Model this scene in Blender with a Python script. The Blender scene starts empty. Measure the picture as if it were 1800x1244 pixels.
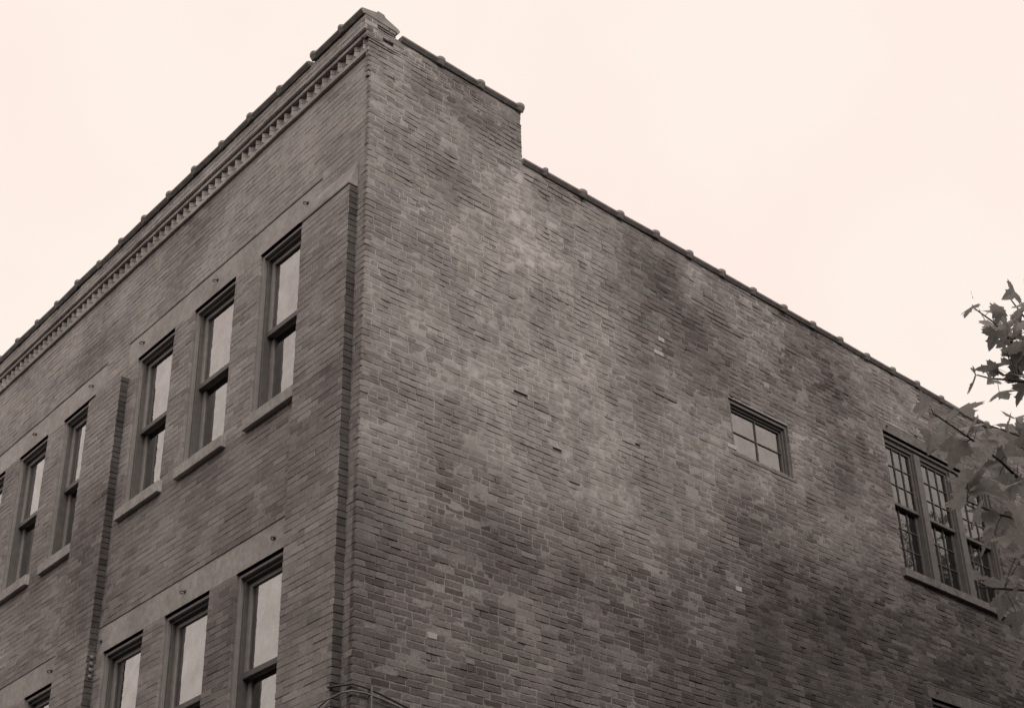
import bpy, bmesh, math, random
import numpy as np
from mathutils import Vector, Matrix

sc = bpy.context.scene
COL = sc.collection
random.seed(7)
rng = np.random.default_rng(11)

# ------------------------------------------------------------------ camera
PITCH, ROLL, YAW = 0.477153781, -0.0299207591, -0.824486296
CAM = Vector((9.00120659, -6.34221193, 1.6))
cam = bpy.data.cameras.new('camera')
cam.sensor_fit = 'HORIZONTAL'
cam.sensor_width = 36.0
cam.lens = 49.66477
cam.shift_x = -0.01216417
cam.shift_y = 0.11992023
cam.clip_start = 0.05
cam.clip_end = 3000
camo = bpy.data.objects.new('camera', cam)
COL.objects.link(camo)
fwd = Vector((math.sin(YAW) * math.cos(PITCH), math.cos(YAW) * math.cos(PITCH), math.sin(PITCH)))
rgt = Vector((math.cos(YAW), -math.sin(YAW), 0))
up = rgt.cross(fwd)
r2 = rgt * math.cos(ROLL) + up * math.sin(ROLL)
u2 = -rgt * math.sin(ROLL) + up * math.cos(ROLL)
m = Matrix((r2, u2, -fwd)).transposed().to_4x4()
m.translation = CAM
camo.matrix_world = m
sc.camera = camo

# ------------------------------------------------------------------ light
SUN_EL, SUN_AZ = math.radians(42), math.radians(112)      # azimuth measured from +y towards +x
sund = Vector((math.sin(SUN_AZ) * math.cos(SUN_EL), math.cos(SUN_AZ) * math.cos(SUN_EL), math.sin(SUN_EL)))
sl = bpy.data.lights.new('sun', 'SUN')
sl.energy = 1.2
sl.angle = math.radians(24)
sl.color = (1.0, 0.93, 0.87)
so = bpy.data.objects.new('sun', sl)
COL.objects.link(so)
so.rotation_euler = (-sund).to_track_quat('-Z', 'Y').to_euler()

W = bpy.data.worlds.new('World')
sc.world = W
W.use_nodes = True
wn, wl = W.node_tree.nodes, W.node_tree.links
wn.clear()
wo = wn.new('ShaderNodeOutputWorld')
bg = wn.new('ShaderNodeBackground')
sky = wn.new('ShaderNodeTexSky')
sky.sky_type = 'NISHITA'
sky.sun_disc = False
sky.sun_elevation = SUN_EL
sky.sun_rotation = SUN_AZ
sky.air_density = 1.0
sky.dust_density = 4.0
bw = wn.new('ShaderNodeRGBToBW')
wl.new(sky.outputs[0], bw.inputs[0])
# overcast: the cloud deck evens the clear-sky brightness out, and prints as a faintly mottled cream
mixv = wn.new('ShaderNodeMapRange')
mixv.inputs['From Min'].default_value = 0.0
mixv.inputs['From Max'].default_value = 20.0
mixv.inputs['To Min'].default_value = 9.5
mixv.inputs['To Max'].default_value = 10.0
wl.new(bw.outputs[0], mixv.inputs['Value'])
tc = wn.new('ShaderNodeTexCoord')
nz = wn.new('ShaderNodeTexNoise')
nz.inputs['Scale'].default_value = 5.0
nz.inputs['Detail'].default_value = 3.0
wl.new(tc.outputs['Generated'], nz.inputs['Vector'])
cr = wn.new('ShaderNodeValToRGB')
cr.color_ramp.elements[0].position = 0.38
cr.color_ramp.elements[0].color = (1.0, 0.848, 0.780, 1)
cr.color_ramp.elements[1].position = 0.62
cr.color_ramp.elements[1].color = (1.0, 0.893, 0.815, 1)
wl.new(nz.outputs['Fac'], cr.inputs['Fac'])
mul = wn.new('ShaderNodeVectorMath')
mul.operation = 'SCALE'
wl.new(cr.outputs['Color'], mul.inputs[0])
wl.new(mixv.outputs['Result'], mul.inputs['Scale'])
# cloud is brighter round the hidden sun
dp = wn.new('ShaderNodeVectorMath'); dp.operation = 'DOT_PRODUCT'
wl.new(tc.outputs['Generated'], dp.inputs[0])
dp.inputs[1].default_value = sund
gl = wn.new('ShaderNodeMapRange')
gl.interpolation_type = 'SMOOTHSTEP'
gl.inputs['From Min'].default_value = 0.1
gl.inputs['From Max'].default_value = 1.0
gl.inputs['To Min'].default_value = 1.0
gl.inputs['To Max'].default_value = 1.5
wl.new(dp.outputs['Value'], gl.inputs['Value'])
mul2 = wn.new('ShaderNodeVectorMath')
mul2.operation = 'SCALE'
wl.new(mul.outputs[0], mul2.inputs[0])
wl.new(gl.outputs['Result'], mul2.inputs['Scale'])
wl.new(mul2.outputs[0], bg.inputs['Color'])
bg.inputs['Strength'].default_value = 0.1
wl.new(bg.outputs[0], wo.inputs['Surface'])

sc.view_settings.view_transform = 'Standard'
sc.view_settings.look = 'None'
sc.view_settings.exposure = 0.06
sc.view_settings.gamma = 1.0
sc.cycles.max_bounces = 8
sc.cycles.use_denoising = True

# ------------------------------------------------------------------ helpers
def tag(o, label=None, cat=None, group=None, kind=None):
    if label: o['label'] = label
    if cat: o['category'] = cat
    if group: o['group'] = group
    if kind: o['kind'] = kind
    return o

def empty(name, loc=(0, 0, 0)):
    o = bpy.data.objects.new(name, None)
    o.empty_display_size = 0.3
    o.location = loc
    COL.objects.link(o)
    return o

def link(name, me, mat, parent=None):
    o = bpy.data.objects.new(name, me)
    if mat is not None and len(me.materials) == 0:
        for mm in (mat if isinstance(mat, (list, tuple)) else [mat]):
            me.materials.append(mm)
    COL.objects.link(o)
    if parent is not None:
        o.parent = parent
    return o

class MB:
    """collects boxes / polygons / tubes, then links them as one mesh object"""
    def __init__(s):
        s.v = []; s.f = []; s.mi = []; s.cur = 0
    def add(s, vs, fs):
        b = len(s.v)
        s.v += [tuple(v) for v in vs]
        for f in fs:
            s.f.append([b + i for i in f]); s.mi.append(s.cur)
    def box(s, x0, x1, y0, y1, z0, z1):
        s.add([(x0,y0,z0),(x1,y0,z0),(x1,y1,z0),(x0,y1,z0),(x0,y0,z1),(x1,y0,z1),(x1,y1,z1),(x0,y1,z1)],
              [(0,3,2,1),(4,5,6,7),(0,1,5,4),(1,2,6,5),(2,3,7,6),(3,0,4,7)])
    def prism(s, pts, a, b, fn):
        n = len(pts)
        vs = [fn(p, a) for p in pts] + [fn(p, b) for p in pts]
        fs = [tuple(range(n))[::-1], tuple(range(n, 2*n))]
        fs += [(i, (i+1) % n, n + (i+1) % n, n + i) for i in range(n)]
        s.add(vs, fs)
    def tube(s, pts, rads, n=8, cap=True):
        pts = [Vector(p) for p in pts]
        b = len(s.v)
        for i, p in enumerate(pts):
            t = (pts[min(i+1, len(pts)-1)] - pts[max(i-1, 0)]).normalized()
            a = t.orthogonal().normalized() if i == 0 else (a - t * a.dot(t)).normalized()
            c = t.cross(a)
            for k in range(n):
                w = 2 * math.pi * k / n
                s.v.append(tuple(p + (a * math.cos(w) + c * math.sin(w)) * rads[i]))
        for i in range(len(pts) - 1):
            for k in range(n):
                s.f.append([b+i*n+k, b+i*n+(k+1)%n, b+(i+1)*n+(k+1)%n, b+(i+1)*n+k]); s.mi.append(s.cur)
        if cap:
            s.f.append([b+k for k in range(n)][::-1]); s.mi.append(s.cur)
            s.f.append([b+(len(pts)-1)*n+k for k in range(n)]); s.mi.append(s.cur)
    def mesh(s, name, fix=True, bevel=0, smooth=False):
        me = bpy.data.meshes.new(name)
        me.from_pydata(s.v, [], s.f)
        if any(s.mi): me.polygons.foreach_set('material_index', s.mi)
        if fix or bevel:
            bm = bmesh.new(); bm.from_mesh(me)
            if bevel:
                es = [e for e in bm.edges if len(e.link_faces) == 2 and e.calc_face_angle(0) > 0.6]
                bmesh.ops.bevel(bm, geom=es, offset=bevel, segments=2, affect='EDGES', profile=0.6, clamp_overlap=True)
            bmesh.ops.recalc_face_normals(bm, faces=bm.faces)
            bm.to_mesh(me); bm.free()
        me.polygons.foreach_set('use_smooth', [False] * len(me.polygons))
        if smooth: me.polygons.foreach_set('use_smooth', [True] * len(me.polygons))
        return me
    def build(s, name, mat, parent=None, bevel=0, smooth=False):
        return link(name, s.mesh(name, True, bevel, smooth), mat, parent)

# value noise for shapes and stains
_tab = rng.random((256, 256))
def vnoise(x, y):
    x = np.asarray(x, float); y = np.asarray(y, float)
    xi = np.floor(x).astype(int); yi = np.floor(y).astype(int)
    fx = x - xi; fy = y - yi
    fx = fx*fx*(3-2*fx); fy = fy*fy*(3-2*fy)
    g = lambda i, j: _tab[(xi+i) & 255, (yi+j) & 255]
    return (g(0,0)*(1-fx)+g(1,0)*fx)*(1-fy) + (g(0,1)*(1-fx)+g(1,1)*fx)*fy
def fbm(x, y, o=4):
    t = 0; a = 1; n = 0
    for k in range(o):
        t = t + a * vnoise(x*2**k + 17.3*k, y*2**k + 41.7*k); n += a; a *= .55
    return t / n

# ------------------------------------------------------------------ materials
def newmat(name):
    mt = bpy.data.materials.new(name)
    mt.use_nodes = True
    n = mt.node_tree.nodes; l = mt.node_tree.links
    return mt, n, l, n['Principled BSDF']

def noise(n, l, scale, detail=4, vec=None, rough=.6):
    t = n.new('ShaderNodeTexNoise')
    t.inputs['Scale'].default_value = scale
    t.inputs['Detail'].default_value = detail
    t.inputs['Roughness'].default_value = rough
    if vec is None:
        c = n.new('ShaderNodeTexCoord'); vec = c.outputs['Object']
    l.new(vec, t.inputs['Vector'])
    return t.outputs['Fac']

def ramp(n, l, fac, stops):
    r = n.new('ShaderNodeValToRGB')
    els = r.color_ramp.elements
    while len(els) < len(stops): els.new(.5)
    for e, (p, c) in zip(els, stops):
        e.position = p; e.color = (*c, 1) if len(c) == 3 else c
    l.new(fac, r.inputs['Fac'])
    return r.outputs['Color']

def mixc(n, l, fac, a, b, mode='MIX'):
    x = n.new('ShaderNodeMix'); x.data_type = 'RGBA'; x.blend_type = mode
    if isinstance(fac, (int, float)): x.inputs[0].default_value = fac
    else: l.new(fac, x.inputs[0])
    for i, q in ((6, a), (7, b)):
        if isinstance(q, tuple): x.inputs[i].default_value = (*q, 1)
        else: l.new(q, x.inputs[i])
    return x.outputs[2]

def math_(n, l, op, a, b=None, clamp=False):
    x = n.new('ShaderNodeMath'); x.operation = op; x.use_clamp = clamp
    for i, q in enumerate((a, b)):
        if q is None: continue
        if isinstance(q, (int, float)): x.inputs[i].default_value = q
        else: l.new(q, x.inputs[i])
    return x.outputs[0]

def bump(n, l, h, strength, dist, bsdf):
    b = n.new('ShaderNodeBump')
    b.inputs['Strength'].default_value = strength
    b.inputs['Distance'].default_value = dist
    l.new(h, b.inputs['Height']); l.new(b.outputs[0], bsdf.inputs['Normal'])

def attr(n, name):
    a = n.new('ShaderNodeAttribute'); a.attribute_name = name
    return a.outputs['Fac']

def brick_material(name, dark, mid, light, wash_col, bump_s=.5):
    mt, n, l, b = newmat(name)
    tint, wash = attr(n, 'tint'), attr(n, 'wash')
    base = ramp(n, l, tint, [(0, dark), (.5, mid), (1, light)])
    f1 = noise(n, l, 38, 5)
    f2 = noise(n, l, 9, 4)
    v = ramp(n, l, f1, [(.25, (.55,.55,.55)), (.75, (1.4,1.4,1.4))])
    base = mixc(n, l, .85, base, v, 'MULTIPLY')
    # lime wash left on the brick: broken up by fine noise
    w = math_(n, l, 'MULTIPLY', wash, math_(n, l, 'MULTIPLY_ADD', f2, 1.6))
    w.node.inputs[1].default_value = 1.0
    ma = n.new('ShaderNodeMath'); ma.operation = 'MULTIPLY_ADD'; ma.use_clamp = True
    l.new(f2, ma.inputs[0]); ma.inputs[1].default_value = 2.2; ma.inputs[2].default_value = -.35
    w = math_(n, l, 'MULTIPLY', wash, ma.outputs[0], True)
    col = mixc(n, l, w, base, wash_col)
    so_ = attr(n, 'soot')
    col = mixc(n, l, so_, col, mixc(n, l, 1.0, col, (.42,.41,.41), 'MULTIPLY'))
    f3 = noise(n, l, 1.1, 5)
    v3 = ramp(n, l, f3, [(.3, (.66,.645,.65)), (.7, (1.2,1.205,1.2))])
    col = mixc(n, l, .8, col, v3, 'MULTIPLY')
    l.new(col, b.inputs['Base Color'])
    b.inputs['Roughness'].default_value = .92
    b.inputs['Specular IOR Level'].default_value = .18
    h = noise(n, l, 70, 5, rough=.7)
    bump(n, l, h, bump_s, .006, b)
    return mt

def plain(name, a, bcol, scale=12, rough=.8, bs=.2, bd=.004, spec=.3, big=None):
    mt, n, l, b = newmat(name)
    f = noise(n, l, scale, 6)
    col = ramp(n, l, f, [(.3, a), (.7, bcol)])
    if big:
        v = ramp(n, l, noise(n, l, big, 4), [(.32, (.74,.725,.72)), (.66, (1.12,1.14,1.14))])
        col = mixc(n, l, .9, col, v, 'MULTIPLY')
    l.new(col, b.inputs['Base Color'])
    b.inputs['Roughness'].default_value = rough
    b.inputs['Specular IOR Level'].default_value = spec
    bump(n, l, noise(n, l, scale*5, 4), bs, bd, b)
    return mt

M = {}
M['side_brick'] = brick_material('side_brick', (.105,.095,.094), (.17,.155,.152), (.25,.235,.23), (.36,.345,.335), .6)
M['cap'] = plain('pilaster_cap_cement', (.22,.208,.2), (.32,.305,.297), 14, .9, .5, .006, .2, 2.2)
M['stone_side'] = plain('grimy_stone', (.12,.113,.109), (.22,.21,.203), 11, .95, .8, .012, .15, 1.6)  # darker stone tone for the side lintels and sill
M['frame_side'] = plain('weathered_dark_paint', (.075,.071,.069), (.12,.114,.11), 14, .6, .15, .002, .35)  # darker tone for the triple window frames
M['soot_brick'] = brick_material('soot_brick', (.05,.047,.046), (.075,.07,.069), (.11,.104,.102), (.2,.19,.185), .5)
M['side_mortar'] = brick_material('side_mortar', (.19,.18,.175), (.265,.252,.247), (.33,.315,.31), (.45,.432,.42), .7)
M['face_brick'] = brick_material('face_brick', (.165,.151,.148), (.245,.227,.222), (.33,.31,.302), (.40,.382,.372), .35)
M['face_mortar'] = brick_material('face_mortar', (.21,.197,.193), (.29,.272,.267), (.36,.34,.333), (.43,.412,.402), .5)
M['stone'] = plain('cement_stone', (.31,.295,.285), (.43,.413,.402), 14, .9, .5, .006, .2, 1.7)
M['sill'] = plain('sill_stone', (.27,.257,.248), (.42,.405,.395), 16, .9, .5, .006, .2, 2.4)
M['tile'] = plain('coping_clay', (.15,.142,.136), (.25,.24,.232), 7, .55, .2, .004, .4, 2.0)
M['frame'] = plain('painted_wood', (.20,.188,.182), (.26,.247,.24), 14, .6, .15, .002, .35)
M['frame_dark'] = plain('dark_sash_paint', (.08,.076,.073), (.12,.114,.11), 14, .5, .1, .002, .4)  # dark frame colour; on the jambs it carries painted recess shade
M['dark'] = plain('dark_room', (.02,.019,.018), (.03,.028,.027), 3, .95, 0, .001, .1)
M['roof'] = plain('roof_felt', (.05,.048,.046), (.08,.076,.073), 4, .95)
M['iron'] = plain('rusted_iron', (.05,.046,.044), (.10,.092,.088), 60, .7, .3, .002)
M['cable'] = plain('cable_sheath', (.05,.047,.045), (.08,.075,.072), 30, .6)
M['conduit'] = plain('galvanised_conduit', (.13,.122,.117), (.2,.19,.183), 30, .6, .1, .001, .4)
M['porcelain'] = plain('porcelain', (.22,.21,.2), (.32,.305,.295), 30, .5, .05, .001, .5)
M['white_brick'] = plain('white_glazed_brick', (.28,.267,.256), (.50,.48,.462), 25, .7, .2, .002)
M['asphalt'] = plain('asphalt', (.04,.038,.037), (.065,.062,.06), 20, .95, .4, .004)
M['bark'] = plain('bark', (.05,.046,.043), (.10,.092,.087), 18, .95, .8, .02)

def glass_material(name, refl, rough):
    mt, n, l, b = newmat(name)
    n.remove(b)
    out = n['Material Output']
    g = n.new('ShaderNodeBsdfGlossy'); g.inputs['Color'].default_value = (.97,.97,.97,1); g.inputs['Roughness'].default_value = rough
    dirt = ramp(n, l, noise(n, l, 5.5, 6, rough=.7), [(.3, (.76,.755,.75)), (.7, (1.0,1.0,1.0))])
    l.new(dirt, g.inputs['Color'])
    t = n.new('ShaderNodeBsdfTransparent'); t.inputs['Color'].default_value = (.55,.55,.54,1)
    fr = n.new('ShaderNodeFresnel'); fr.inputs['IOR'].default_value = 1.5
    f = math_(n, l, 'ADD', fr.outputs[0], refl, True)
    mx = n.new('ShaderNodeMixShader')
    l.new(f, mx.inputs[0]); l.new(t.outputs[0], mx.inputs[1]); l.new(g.outputs[0], mx.inputs[2])
    l.new(mx.outputs[0], out.inputs['Surface'])
    # old drawn glass is slightly wavy
    bn = n.new('ShaderNodeBump'); bn.inputs['Strength'].default_value = .12; bn.inputs['Distance'].default_value = .01
    l.new(noise(n, l, 3.5, 3), bn.inputs['Height']); l.new(bn.outputs[0], g.inputs['Normal'])
    return mt
M['glass'] = glass_material('coated_glass', .30, .02)
M['glass_dim'] = glass_material('dull_window_glass', .09, .02)
M['glass_side'] = glass_material('window_glass', .17, .015)

# ------------------------------------------------------------------ brickwork
C = 0.068                                   # one course, brick and bed joint
BLOBS = [(2.22, 10.54, 1.0, 0.35), (0.41, 9.31, 0.7, 0.3), (1.56, 9.47, 1.0, 0.3), (2.65, 9.15, 1.3, 0.35), (3.3, 7.76, 0.7, 0.15), (3.11, 8.56, 0.9, 0.18), (1.81, 7.81, 0.8, 0.2), (5.69, 9.13, 0.5, 0.15), (9.01, 12.02, 0.8, 0.2), (2.66, 12.59, 0.5, 0.15), (0.18, 7.8, 0.5, 0.2), (5.59, 12.01, 0.7, 0.15), (4.99, 10.66, 0.7, -0.45), (3.97, 11.35, 0.5, -0.3), (1.65, 7.07, 0.4, -0.35), (2.26, 7.76, 0.3, -0.25), (5.6, 7.94, 1.2, -0.35), (6.93, 7.22, 1.6, -0.4), (4.11, 6.59, 1.2, -0.3), (0.86, 10.05, 0.5, -0.25), (7.3, 11.25, 0.7, -0.25), (4.32, 10.08, 0.5, -0.4), (5.2, 8.54, 0.6, -0.2), (2.9, 13.51, 0.1, 0), (1.13, 12.37, 0.6, -0.15), (7.8, 10.15, 1.0, -0.3), (10.46, 10.14, 1.5, -0.3), (0.06, 5.92, 0.5, -0.3), (0.84, 6.11, 0.8, -0.15)]

def sstep(x, a, b):
    t = np.clip((np.asarray(x, float) - a) / (b - a), 0, 1)
    return t*t*(3-2*t)

def wash_side(y, z):
    """how much old lime wash is left on the side wall at (y, z)"""
    y = np.asarray(y, float); z = np.asarray(z, float)
    n1 = fbm(y*.55 + 3, z*.55 + 9, 4); n2 = fbm(y*1.9 + 31, z*.7 + 5, 4)
    w = .10 + .42 * sstep(z + (n1-.5)*.9 - .06*(y-2), 7.35, 7.95)
    w = w * (1 - .45 * sstep(y + (n1-.5)*4, 4.0, 7.5))
    w = w * (1 - .5 * sstep(z, 11.2, 12.0) * 0.6)
    for by, bz, r, a in BLOBS:
        d = ((y-by)/(r*1.25))**2 + ((z-bz)/(r*.85))**2
        w = w + a * np.exp(-d) * (.55 + .9*n2)
    w = w + (n2-.5)*1.1 + (n1-.5)*.8
    return np.clip(w, 0, 1)

def soot_shade_side(y, z):  # soot stains, plus tree shade painted into the lower right bricks
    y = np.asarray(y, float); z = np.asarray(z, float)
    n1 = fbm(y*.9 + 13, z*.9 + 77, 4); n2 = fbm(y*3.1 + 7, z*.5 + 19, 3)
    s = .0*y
    for by, bz, ry, rz, a in SOOT_SHADE:
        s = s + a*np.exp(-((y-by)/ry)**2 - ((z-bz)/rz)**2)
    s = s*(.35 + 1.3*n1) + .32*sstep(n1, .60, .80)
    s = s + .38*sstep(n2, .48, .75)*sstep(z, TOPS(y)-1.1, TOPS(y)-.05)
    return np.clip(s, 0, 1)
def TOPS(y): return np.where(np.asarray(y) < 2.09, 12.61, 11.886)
SOOT_SHADE = [(10.2, 6.6, 3.6, 1.9, 1.0), (6.6, 6.6, 2.2, 1.2, .75), (4.7, 10.7, .95, .8, .5), (3.9, 11.3, .6, .45, .35), (8.3, 8.2, 1.5, 1.0, .6), (4.1, 6.2, 1.6, .7, .5),  # the large low blobs paint in shade
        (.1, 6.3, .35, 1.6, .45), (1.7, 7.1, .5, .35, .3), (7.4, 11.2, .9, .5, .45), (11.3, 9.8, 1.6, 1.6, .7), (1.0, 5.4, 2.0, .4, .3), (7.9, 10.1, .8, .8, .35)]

def soot_face(x, z):
    x = np.asarray(x, float); z = np.asarray(z, float)
    n1 = fbm(x*.8 + 23, z*.8 + 41, 4); n2 = fbm(x*4.1 + 3, z*.6 + 29, 3)
    s = .55*sstep(n1, .5, .8)
    s = s + .5*sstep(n2, .45, .8)*sstep(z, 7.3, 8.5)*(1 - sstep(z, 8.58, 8.62))
    s = s + .45*sstep(n2, .45, .75)*sstep(z, 11.5, 12.3)
    s = s + .22*(1 - sstep(z, 8.3, 9.3))*n1
    return np.clip(s, 0, .8)

def wash_face(x, z):
    x = np.asarray(x, float); z = np.asarray(z, float)
    n1 = fbm(x*.6 + 71, z*.6 + 13, 4); n2 = fbm(x*2.2 + 3, z*2.2 + 55, 3)
    w = .22 + .45 * sstep(z + (n1-.5)*.8, 10.4, 11.2) + .12 * sstep(z, 5, 8)
    w = w + (n2-.5)*.6 + (n1-.5)*.55
    return np.clip(w, 0, 1)

def intervals(u0, u1, holes):
    segs = [(u0, u1)]
    for a, b in holes:
        nxt = []
        for s, e in segs:
            if b <= s or a >= e: nxt.append((s, e)); continue
            if a > s: nxt.append((s, a))
            if b < e: nxt.append((b, e))
        segs = nxt
    return segs

def brick_list(u0, u1, z0, z1, holes, bed, head, common, seed, jit, end_jit=0.0):
    """rows of (ua, ub, za, zb, tint, depth) for one stretch of wall"""
    r = random.Random(seed)
    out = []
    k0, k1 = math.floor(z0 / C + 1e-6), math.ceil(z1 / C - 1e-6)
    for k in range(k0, k1):
        za, zb = max(k*C, z0), min((k+1)*C, z1)
        if zb - za < .02: continue
        zm = (za + zb) / 2
        hh = [(h[0], h[1]) for h in holes if h[2] < zm < h[3]]
        header = common and (k % 7 == 1)
        L = .107 if header else .214
        ph = (k % 2) * L/2 + (r.uniform(-.03, .03) if common else 0)
        for s, e in intervals(u0, u1, hh):
            i = math.floor((s - ph) / L)
            cuts = [s]
            x = ph + (i+1)*L
            while x < e - .02:
                if x > s + .035: cuts.append(x + (r.uniform(-.012, .012) if common else r.uniform(-.003, .003)))
                if common and not header and r.random() < .07 and x + L/2 < e - .05:   # a closer, then the bond shifts
                    x += L/2
                else:
                    x += L
            cuts.append(e)
            for a, b in zip(cuts[:-1], cuts[1:]):
                if b - a < .02: continue
                ga = head/2 if a > s + 1e-6 else 0
                gb = head/2 if b < e - 1e-6 else 0
                ga -= r.uniform(0, end_jit) if ga == 0 else 0
                gb -= r.uniform(0, end_jit) if gb == 0 else 0
                t = r.gauss(.5, .2)
                q = r.random()
                if q < .035: t = r.uniform(.9, 1.15)
                elif q < .065: t = r.uniform(-.25, .12)
                dz = r.uniform(-.0025, .0025) if common else r.uniform(-.0008, .0008)
                d = r.gauss(0, jit)
                if common and r.random() < .008: d += r.uniform(.008, .018)
                out.append((a+ga, b-gb, za+bed/2+dz, zb-bed/2+dz, min(max(t, 0), 1), d))
    return out

def brick_mesh_data(rows, depth, jit, bev, to_world, washf, seed):
    """numpy vertices and faces of bevelled, slightly uneven bricks; d grows into the wall"""
    R = np.array(rows)
    g = np.random.default_rng(seed)
    n = len(R)
    ua, ub, za, zb, ti, dd = R.T
    U = np.zeros((n, 12)); Z = np.zeros((n, 12)); D = np.zeros((n, 12))
    cu = np.stack([ua, ub, ub, ua], 1); cz = np.stack([za, za, zb, zb], 1)
    cu = cu + g.normal(0, jit, (n, 4)); cz = cz + g.normal(0, jit*.8, (n, 4))
    su = np.array([1, -1, -1, 1]); sz = np.array([1, 1, -1, -1])
    b = bev * g.uniform(.6, 1.7, (n, 4))
    U[:, :4] = cu + su*b; Z[:, :4] = cz + sz*b; D[:, :4] = dd[:, None] + g.normal(0, jit*.8, (n, 4))
    U[:, 4:8] = cu; Z[:, 4:8] = cz; D[:, 4:8] = D[:, :4] + b
    U[:, 8:] = cu; Z[:, 8:] = cz; D[:, 8:] = depth
    V = to_world(U.ravel(), Z.ravel(), D.ravel())
    F = [(0,1,2,3)] + [(4+i, 4+(i+1) % 4, (i+1) % 4, i) for i in range(4)] + [(8+i, 8+(i+1) % 4, 4+(i+1) % 4, 4+i) for i in range(4)]
    F = (np.array(F)[None] + 12*np.arange(n)[:, None, None]).reshape(-1, 4)
    um, zm = (ua+ub)/2, (za+zb)/2
    w = washf(um, zm) + g.normal(0, .07, n)
    return V, F, np.repeat(ti, 12), np.repeat(np.clip(w, 0, 1), 12)

def mortar_data(u0, u1, z0, z1, holes, step, dmean, damp, to_world, washf, erode=0.0):
    us = sorted({u0, u1} | {min(max(h[i], u0), u1) for h in holes for i in (0, 1)})
    zs = sorted({z0, z1} | {min(max(h[i], z0), z1) for h in holes for i in (2, 3)})
    Vs, Fs, Ws, Ts, base = [], [], [], [], 0
    for a, b in zip(us[:-1], us[1:]):
        for c, d in zip(zs[:-1], zs[1:]):
            if b-a < 1e-4 or d-c < 1e-4: continue
            mu, mz = (a+b)/2, (c+d)/2
            if any(h[0] < mu < h[1] and h[2] < mz < h[3] for h in holes): continue
            nu, nz_ = max(1, math.ceil((b-a)/step)), max(1, math.ceil((d-c)/step))
            gu, gz = np.meshgrid(np.linspace(a, b, nu+1), np.linspace(c, d, nz_+1), indexing='ij')
            gu, gz = gu.ravel(), gz.ravel()
            D = dmean + damp * ((fbm(gu*3.1+5, gz*3.1+2, 3)-.5)*2.2 + (vnoise(gu*17, gz*19)-.5)*1.3)
            D = np.clip(D, .0011, .014) + erode*sstep(vnoise(gu*3.7+9, gz*6.3+4), .90, .97)
            Vs.append(to_world(gu, gz, D))
            i = np.arange(nu)[:, None]*(nz_+1) + np.arange(nz_)[None]
            i = i.ravel() + base
            Fs.append(np.stack([i, i+nz_+1, i+nz_+2, i+1], 1))
            Ws.append(washf(gu, gz)); Ts.append(np.clip(.5 + (fbm(gu*2, gz*2, 3)-.5)*1.6, 0, 1))
            base += len(gu)
    return np.concatenate(Vs), np.concatenate(Fs), np.concatenate(Ts), np.concatenate(Ws)

def fix_orientation(V, F, normal):
    a, b, c = V[F[:, 0]], V[F[:, 1]], V[F[:, 2]]
    return F

def join_data(name, chunks, mats, parent, boxes=None, box_mat=1, soot_shade=None):
    """chunks: (V, F, tint, wash, material index); one mesh object"""
    Vs, Fs, Ts, Ws, Ms, base = [], [], [], [], [], 0
    for V, F, T, Wv, mi in chunks:
        Vs.append(V); Fs.append(F + base); Ts.append(T); Ws.append(Wv); Ms.append(np.full(len(F), mi)); base += len(V)
    if boxes is not None and boxes.v:
        V = np.array(boxes.v); F = np.array(boxes.f)
        Vs.append(V); Fs.append(F + base); Ts.append(np.full(len(V), .5)); Ws.append(np.full(len(V), .2)); Ms.append(np.full(len(F), box_mat)); base += len(V)
    V = np.concatenate(Vs); F = np.concatenate(Fs)
    me = bpy.data.meshes.new(name)
    me.vertices.add(len(V)); me.vertices.foreach_set('co', V.ravel())
    me.loops.add(F.size); me.loops.foreach_set('vertex_index', F.ravel().astype(np.int32))
    me.polygons.add(len(F))
    me.polygons.foreach_set('loop_start', np.arange(0, F.size, 4, dtype=np.int32))
    me.update(calc_edges=True)
    me.polygons.foreach_set('material_index', np.concatenate(Ms).astype(np.int32))
    for nm, arr in (('tint', Ts), ('wash', Ws)):
        at = me.attributes.new(nm, 'FLOAT', 'POINT')
        at.data.foreach_set('value', np.concatenate(arr).astype(np.float32))
    if soot_shade:
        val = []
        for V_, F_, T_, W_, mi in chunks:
            s_ = soot_shade(V_[:, 1] if soot_shade is soot_shade_side else V_[:, 0], V_[:, 2])
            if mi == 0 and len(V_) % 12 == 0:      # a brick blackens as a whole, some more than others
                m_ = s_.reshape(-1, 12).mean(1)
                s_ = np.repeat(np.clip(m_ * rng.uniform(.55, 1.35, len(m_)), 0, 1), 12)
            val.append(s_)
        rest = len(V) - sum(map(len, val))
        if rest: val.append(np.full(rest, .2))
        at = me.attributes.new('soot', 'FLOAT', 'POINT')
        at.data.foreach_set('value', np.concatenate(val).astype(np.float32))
    me.polygons.foreach_set('use_smooth', np.zeros(len(F), dtype=bool))
    me.validate()
    return link(name, me, mats, parent)

facade = lambda y0: (lambda u, z, d: np.stack([u, y0 + d, z], 1))
side = lambda x0: (lambda u, z, d: np.stack([x0 - d, u, z], 1))

def reveals(mb, kind, holes, depth):
    """the inner faces of an opening, as four quads"""
    P = (lambda u, z, d: (u, d, z)) if kind == 'f' else (lambda u, z, d: (-d, u, z))
    for a, b, c, e in holes:
        q = [(a, c), (b, c), (b, e), (a, e)]
        for i in range(4):
            p0, p1 = q[i], q[(i+1) % 4]
            mb.add([P(*p0, .002), P(*p1, .002), P(*p1, depth), P(*p0, depth)], [(0, 1, 2, 3)])

# ------------------------------------------------------------------ setting
g = MB(); g.add([(-400,-400,0),(400,-400,0),(400,400,0),(-400,400,0)], [(0,1,2,3)])
tag(g.build('ground', M['asphalt']), kind='structure')

# ------------------------------------------------------------------ the building
B = empty('brick_building')
tag(B, 'old weathered brick building with flat parapet roof, tall sash windows and a plain side wall', 'building')

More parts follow.
